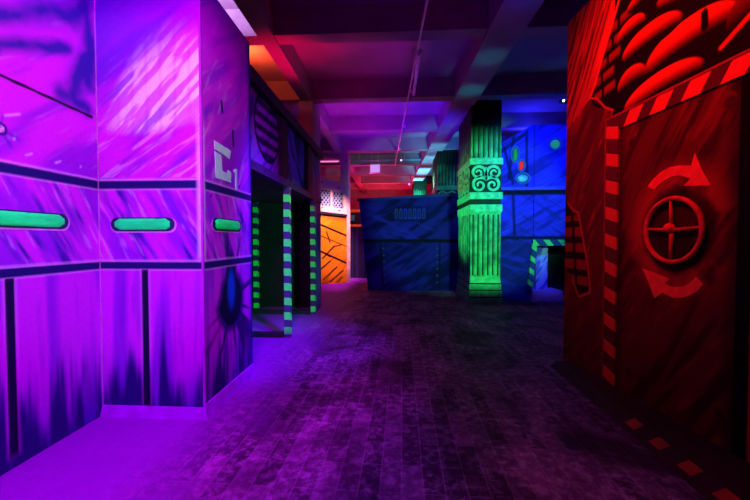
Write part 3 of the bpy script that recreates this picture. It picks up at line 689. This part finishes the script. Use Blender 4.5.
MB().prism([(.566, .03), (.576, .03), (.562, 2.175), (.548, 2.175)], lambda u, v: fR(u, v, -.016), lambda u, v: fR(u, v, 0)).prism(
    [(.548, 2.165), (2.35, 2.165), (2.35, 2.18), (.548, 2.18)], lambda u, v: fR(u, v, -.016), lambda u, v: fR(u, v, 0)).build('tape_edging', flat('dark_edge_paint', (.28, .04, .008)), red)
# valve wheel: ring, four spokes, hub, standing just proud of the board
wc = (1.212, 1.262)
wheel = MB(); ring = [fR(wc[0] + .208 * math.cos(t), wc[1] + .203 * math.sin(t), -.022) for t in np.linspace(0, 2 * PI, 49)[:-1]]
wheel.tube(ring, .0155, 8, True)
WHEELP = flat('wheel_paint', (.66, .08, .015), .5, .35, 16)
wo = wheel.build('valve_wheel', WHEELP, red, smooth=True)
for a in (4, 94, 176, 268):
    a = math.radians(a); MB().tube([fR(wc[0] + q * math.cos(a), wc[1] + q * math.sin(a), -.022) for q in (.02, .19)], [.013, .008], 8).build('spoke', WHEELP, wo, smooth=True)
hb = MB(); vs = []; fs = []; n = 16
for j in range(6):
    a = PI / 2 * j / 5
    for i in range(n): vs.append(fR(wc[0] - .012 + .034 * math.cos(a) * math.cos(2 * PI * i / n), wc[1] + .014 + .034 * math.cos(a) * math.sin(2 * PI * i / n), -.02 - .04 * math.sin(a)))
for j in range(5): fs += [(j * n + i, j * n + (i + 1) % n, (j + 1) * n + (i + 1) % n, (j + 1) * n + i) for i in range(n)]
hb.add(vs, fs).build('hub', REDP, wo, smooth=True)
ARR = flat('arrow_paint', (1., .09, .012), .5, .2, 18)
rf, rb = (lambda u, v: fR(u, v, -.004)), (lambda u, v: fR(u, v, .001))
def curved_arrow(name, pts, head):
    m = MB()
    # body as a strip of quads, head as a triangle-like plate
    for (a, b), (c, d) in zip(pts, pts[1:]): m.prism([a, c, d, b], rf, rb)
    m.prism(head, rf, rb); return m.build(name, ARR, red)
up = [((.985, 1.572), (1.047, 1.541)), ((1.03, 1.615), (1.08, 1.570)), ((1.10, 1.655), (1.13, 1.595)), ((1.17, 1.672), (1.18, 1.608)), ((1.237, 1.668), (1.239, 1.606)), ((1.32, 1.650), (1.315, 1.575))]
curved_arrow('arrow_mark', up, [(1.318, 1.65), (1.338, 1.722), (1.391, 1.60), (1.442, 1.512), (1.269, 1.536), (1.316, 1.574)])
dn = [((1.409, .940), (1.365, .980)), ((1.375, .895), (1.330, .940)), ((1.327, .862), (1.290, .915)), ((1.27, .838), (1.25, .905)), ((1.216, .829), (1.205, .896)), ((1.13, .850), (1.14, .915))]
curved_arrow('arrow_mark', dn, [(1.13, .852), (1.067, .803), (1.01, .91), (.955, .998), (1.185, .947), (1.14, .912)])
# low kerb along the wall foot, red dashes on its slope
kerb = thing('kerb', 'low dark kerb with red dashes along the foot of the red wall', 'kerb', (1.6, 2.3, 0))
KX = lambda y: 1.455 + (y - 2.4) * .02
def wallx(y): return RB[0] + (RB[1] - y) * .0928
k = MB(); ya, yb = .9, 3.50
k.add([(KX(ya), ya, 0), (KX(ya) + .10, ya, .045), (wallx(ya) - .004, ya, .05), (wallx(ya) - .004, ya, 0),
       (KX(yb), yb, 0), (KX(yb) + .10, yb, .045), (wallx(yb) - .004, yb, .05), (wallx(yb) - .004, yb, 0)],
      [(0, 1, 5, 4), (1, 2, 6, 5), (2, 3, 7, 6), (3, 0, 4, 7), (3, 2, 1, 0), (4, 5, 6, 7)])
k.build('body', flat('kerb_paint', (.04, .010, .010), .8, .3, 9), kerb)
for y in (1.04, 1.255, 1.47, 1.685, 1.90, 2.12, 2.343):
    q = [];
    for yy in (y - .045, y + .045): q += [(KX(yy) + .035, yy, .0175), (KX(yy) + .095, yy, .0445)]
    up_ = lambda p: (p[0], p[1], p[2] + .004)
    MB().hexa([q[0], q[1], q[3], q[2]], [up_(q[0]), up_(q[1]), up_(q[3]), up_(q[2])]).build('painted_dash', flat('dash_red', (.42, .03, .006)), kerb)

# ------------------------------------------------------------------ services under the ceiling
pipe = thing('ceiling_conduit', 'long thin grey conduit hung under the ceiling along the hall', 'pipe', (.15, 7, 3.70))
px = lambda y: .33 - (y - 3.85) * .040
MB().tube([(px(y), y, 3.70) for y in (YB + .1, 3, 6, 9, 12.1)], .015, 8).build('tube', STEEL, pipe, smooth=True)
MB().box(px(5.5) + .025, px(5.5) + .07, 4.86, 6.2, 3.64, 3.68).build('lamp_batten', STEEL, pipe, bevel=.006)
for y in (1.2, 3.2, 4.88, 6.15, 8.0, 10.0): MB().box(px(y) - .02, px(y) + .07, y - .02, y + .02, 3.675, 3.725).build('clip', STEEL, pipe)
for y in (3.0, 5.5, 7.6, 9.6, 11.8): MB().tube([(px(y), y, 3.70), (px(y), y, ZC)], .006, 6).build('hanger', STEEL, pipe)
cr = thing('cross_conduit', 'thin level conduit crossing the far ceiling behind the white sign', 'pipe', (.0, 12.0, 3.82))
MB().tube([(-1.7, 12.05, 3.86), (.88, 12.05, 3.86)], .03, 8).build('tube', flat('blue_conduit', (.3, .3, .75), .4), cr, smooth=True)
for x in (-1.2, .3): MB().tube([(x, 12.05, 3.86), (x, 12.05, ZC)], .008, 6).build('hanger', STEEL, cr)
sg = thing('hanging_sign', 'small white glowing sign box hung in the far middle of the hall', 'sign', (-.62, 11.2, 3.30))
MB().box(-.78, -.46, 11.18, 11.26, 3.28, 3.54).build('case', STEEL, sg)
MB().box(-.765, -.475, 11.165, 11.18, 3.295, 3.525).build('lit_face', glow('lit_sign_face', (.75, .32, 1.), .75), sg)
for x in (-.72, -.52): MB().tube([(x, 11.22, 3.54), (x, 11.22, ZC)], .006, 6).build('hanger', STEEL, sg)
strip = thing('strip_light', 'pink strip light above the orange booth window', 'lamp', (-2.0, 10.5, 3.35))
MB().box(-2.35, -1.62, 10.50, 10.56, 3.50, 3.56).build('housing', STEEL, strip)
MB().tube([(-2.33, 10.49, 3.49), (-1.64, 10.49, 3.49)], .018, 8).build('tube', glow('pink_tube', (1., .15, .55), 1.6), strip)
def bulb(x, y, z, col, s, label, r=.03):
    t = thing('spotlight', label, 'lamp', (x, y, z), 'small spotlights under the ceiling')
    MB().tube([(x, y - .02, z), (x, y + .12, z + .03)], [.05, .035], 10).build('housing', BLACKP, t)
    MB().tube([(x, y - .03, z - .005), (x, y - .02, z)], [r, r], 10).build('lens', glow('lit_lens_' + label[:5], col, s), t)
    MB().tube([(x, y + .06, z + .03), (x, y + .06, ZC)], .008, 6).build('stem', STEEL, t)
bulb(3.16, 7.05, 3.82, (.55, .7, 1.), 6, 'left one of two tiny bluish spotlights above the blue wall', .022)
bulb(3.27, 7.05, 3.80, (.75, .85, 1.), 9, 'right one of two tiny bluish spotlights above the blue wall', .024)
bulb(.19, 11.4, 3.70, (1., .35, 1.), 2.5, 'upper pink spotlight beside the far teal beam', .03)
bulb(.58, 15.0, 3.50, (.65, .2, 1.), 2.5, 'lower violet spotlight beside the far teal beam', .04)

# ------------------------------------------------------------------ light
def lamp(kind, name, loc, col, power, size=.15, aim=None, angle=60, blend=.6):
    d = bpy.data.lights.new(name, kind); d.color = col; d.energy = power
    if kind == 'AREA': d.size = size
    else: d.shadow_soft_size = size
    if kind == 'SPOT': d.spot_size = math.radians(angle); d.spot_blend = blend
    o = bpy.data.objects.new(name, d); C.objects.link(o); o.location = loc
    if aim:
        from mathutils import Vector
        o.rotation_euler = (Vector(aim) - Vector(loc)).to_track_quat('-Z', 'Y').to_euler()
    return o
lamp('SPOT', 'magenta_flood', (-.45, .4, 2.8), (.90, .002, 1.), 262, .15, (-1.9, 2.4, 1.05), 86, .5)
lamp('SPOT', 'added_green_wash', (.1, .3, 2.5), (.02, 1., .12), 300, .1, (-1.85, 2.35, 1.62), 46, .35)  # added unseen spot standing in for the glow of the fluorescent slots
lamp('SPOT', 'added_post_green', (1.2, 2.1, 1.55), (.04, 1., .36), 430, .1, (-1.65, 4.95, .92), 31, .15)  # made-up spot in mid-hall so the post tape reads bright green
lamp('SPOT', 'violet_flood', (-.1, 2.7, 3.6), (.15, .002, 1.), 1100, .12, (-1.3, 4.0, .2), 44, 1.)
lamp('SPOT', 'added_header_violet', (.3, 2.8, 3.3), (.4, .005, 1.), 20, .1, (-1.3, 4.1, 2.3), 46, .7)  # unseen spot put in to brighten the louvre header
lamp('SPOT', 'violet_floor', (-.7, .9, 3.7), (.18, .003, 1.), 460, .12, (-1.3, 1.9, 0), 56, .9)
lamp('SPOT', 'blue_flood', (-.6, 1.2, 3.9), (.06, .02, 1.), 80, .1, (-1.85, 2.3, 3.0), 60, .9)
lamp('SPOT', 'red_flood', (.25, 2.0, 3.6), (1., .015, .0), 330, .12, (1.75, 2.5, 2.6), 72, .9)
lamp('SPOT', 'red_spill', (.15, -.9, 3.6), (1., .14, .42), 95, .2, (.25, 1.2, 0), 48, 1.)
lamp('SPOT', 'green_flood', (1.72, 3.9, 1.75), (.14, 1., .42), 360, .1, (1.72, 7.1, 1.78), 57, .3)
lamp('SPOT', 'added_green_side', (.25, 7.45, 1.5), (.14, 1., .42), 55, .1, (1.43, 7.5, 1.75), 92, .4)  # extra spot without a fixture, added to light the column's left face
lamp('SPOT', 'blue_wall_flood', (2.7, 4.6, 3.5), (.02, .10, 1.), 330, .12, (2.7, 7.2, 2.3), 66, .7)
lamp('SPOT', 'skip_blue', (.2, 5.6, 3.6), (.02, .0, 1.), 36, .12, (.3, 8.6, 1.7), 42, .7)
lamp('SPOT', 'added_hut_orange', (-.7, 10.2, 2.6), (1., .28, .04), 40, .08, (-1.2, 11.3, 1.9), 44, .7)  # added lamp with no visible source, brightens the hut's orange rails
lamp('SPOT', 'orange_flood', (-.8, 7.9, 3.3), (1., .42, .5), 900, .12, (-1.75, 9.8, 1.5), 40, .6)
lamp('SPOT', 'far_floor_magenta', (-.6, 10.4, 3.6), (.9, .02, 1.), 420, .15, (-1.1, 10.2, 0), 60, .7)
lamp('POINT', 'far_red', (-.5, 16.5, 2.6), (1., .02, .05), 260, .2)
lamp('POINT', 'far_magenta', (-.9, 12.9, 2.9), (1., .02, .35), 60, .15)
lamp('SPOT', 'bay_magenta', (-1.0, 7.4, 2.6), (.7, .002, 1.), 75, .2, (-.6, 7.9, 4.1), 116, .8)
lamp('SPOT', 'bay_violet', (-.7, 9.3, 2.6), (.35, .002, 1.), 55, .2, (-.5, 9.6, 4.1), 116, .8)
lamp('SPOT', 'bay_blue', (.6, 7.6, 2.6), (.03, .005, 1.), 90, .2, (.7, 8.3, 4.1), 110, .8)
for y, e in ((9.9, 60), (11.3, 120), (13.2, 260), (15.2, 260)):
    lamp('SPOT', 'teal_up', (bx(y) + .2, y, 2.7), (.10, .95, .9), e, .12, (bx(y) + .2, y + .3, 4.1), 76, .7)
lamp('SPOT', 'added_far_column_green', (1.25, 8.95, 3.1), (.1, 1., .4), 9, .1, (1.5, 10.4, 2.7), 60, .7)  # unseen green spot added so the second column shows
for y, e in ((5.1, 3.5), (6.2, 6.)): lamp('SPOT', 'beam_teal', (bx(y) + .2, y, 3.15), (.0, .6, .5), e, .1, (bx(y) + .2, y + .1, 4.1), 58, .8)
lamp('SPOT', 'beam_blue', (1.3, 3.7, 3.0), (.02, .05, 1.), 5, .1, (1.35, 3.8, 4.1), 66, .8)
lamp('SPOT', 'beam_red', (-1.45, 5.0, 2.9), (1., .0, .08), 46, .1, (-1.55, 5.05, 4.1), 88, .7)
lamp('POINT', 'right_bay_blue', (3.0, 8.4, 3.5), (.02, .03, 1.), 40, .15)
lamp('SPOT', 'maroon_up', (-.7, 5.3, 2.5), (1., .004, .3), 24, .2, (-.7, 5.5, 4.1), 92, .9)
lamp('SPOT', 'bay_indigo', (.3, 5.5, 2.6), (.25, .0, 1.), 12, .2, (.3, 5.6, 4.1), 92, .9)
lamp('SPOT', 'portal_blue', (2.5, 5.2, 1.5), (.08, .12, 1.), 70, .08, (2.93, 7.2, .5), 22, .6)
lamp('AREA', 'left_white', (-2.2, 3.7, 3.79), (.80, .66, 1.), 40, .25, (-2.15, 3.72, 4.1))
lamp('AREA', 'left_orange', (-2.3, 5.4, 3.79), (1., .13, .015), 16, .25, (-2.2, 5.42, 4.1))

w = bpy.data.worlds.new('world'); bpy.context.scene.world = w; w.use_nodes = True
w.node_tree.nodes['Background'].inputs[0].default_value = (.02, .005, .04, 1); w.node_tree.nodes['Background'].inputs[1].default_value = .2

# ------------------------------------------------------------------ camera
cd = bpy.data.cameras.new('camera'); cam = bpy.data.objects.new('camera', cd); C.objects.link(cam)
cd.sensor_width = 36; cd.lens = 36 * 360 / 750; cd.clip_start = .05
cam.location = (0, 0, 1.2); cam.rotation_euler = (PI / 2 - math.atan(10 / 360), 0, math.atan(20 / 360))
sc = bpy.context.scene; sc.camera = cam
sc.view_settings.view_transform = 'Standard'; sc.view_settings.look = 'None'; sc.view_settings.exposure = 0; sc.view_settings.gamma = 1
sc.view_settings.use_curve_mapping = False
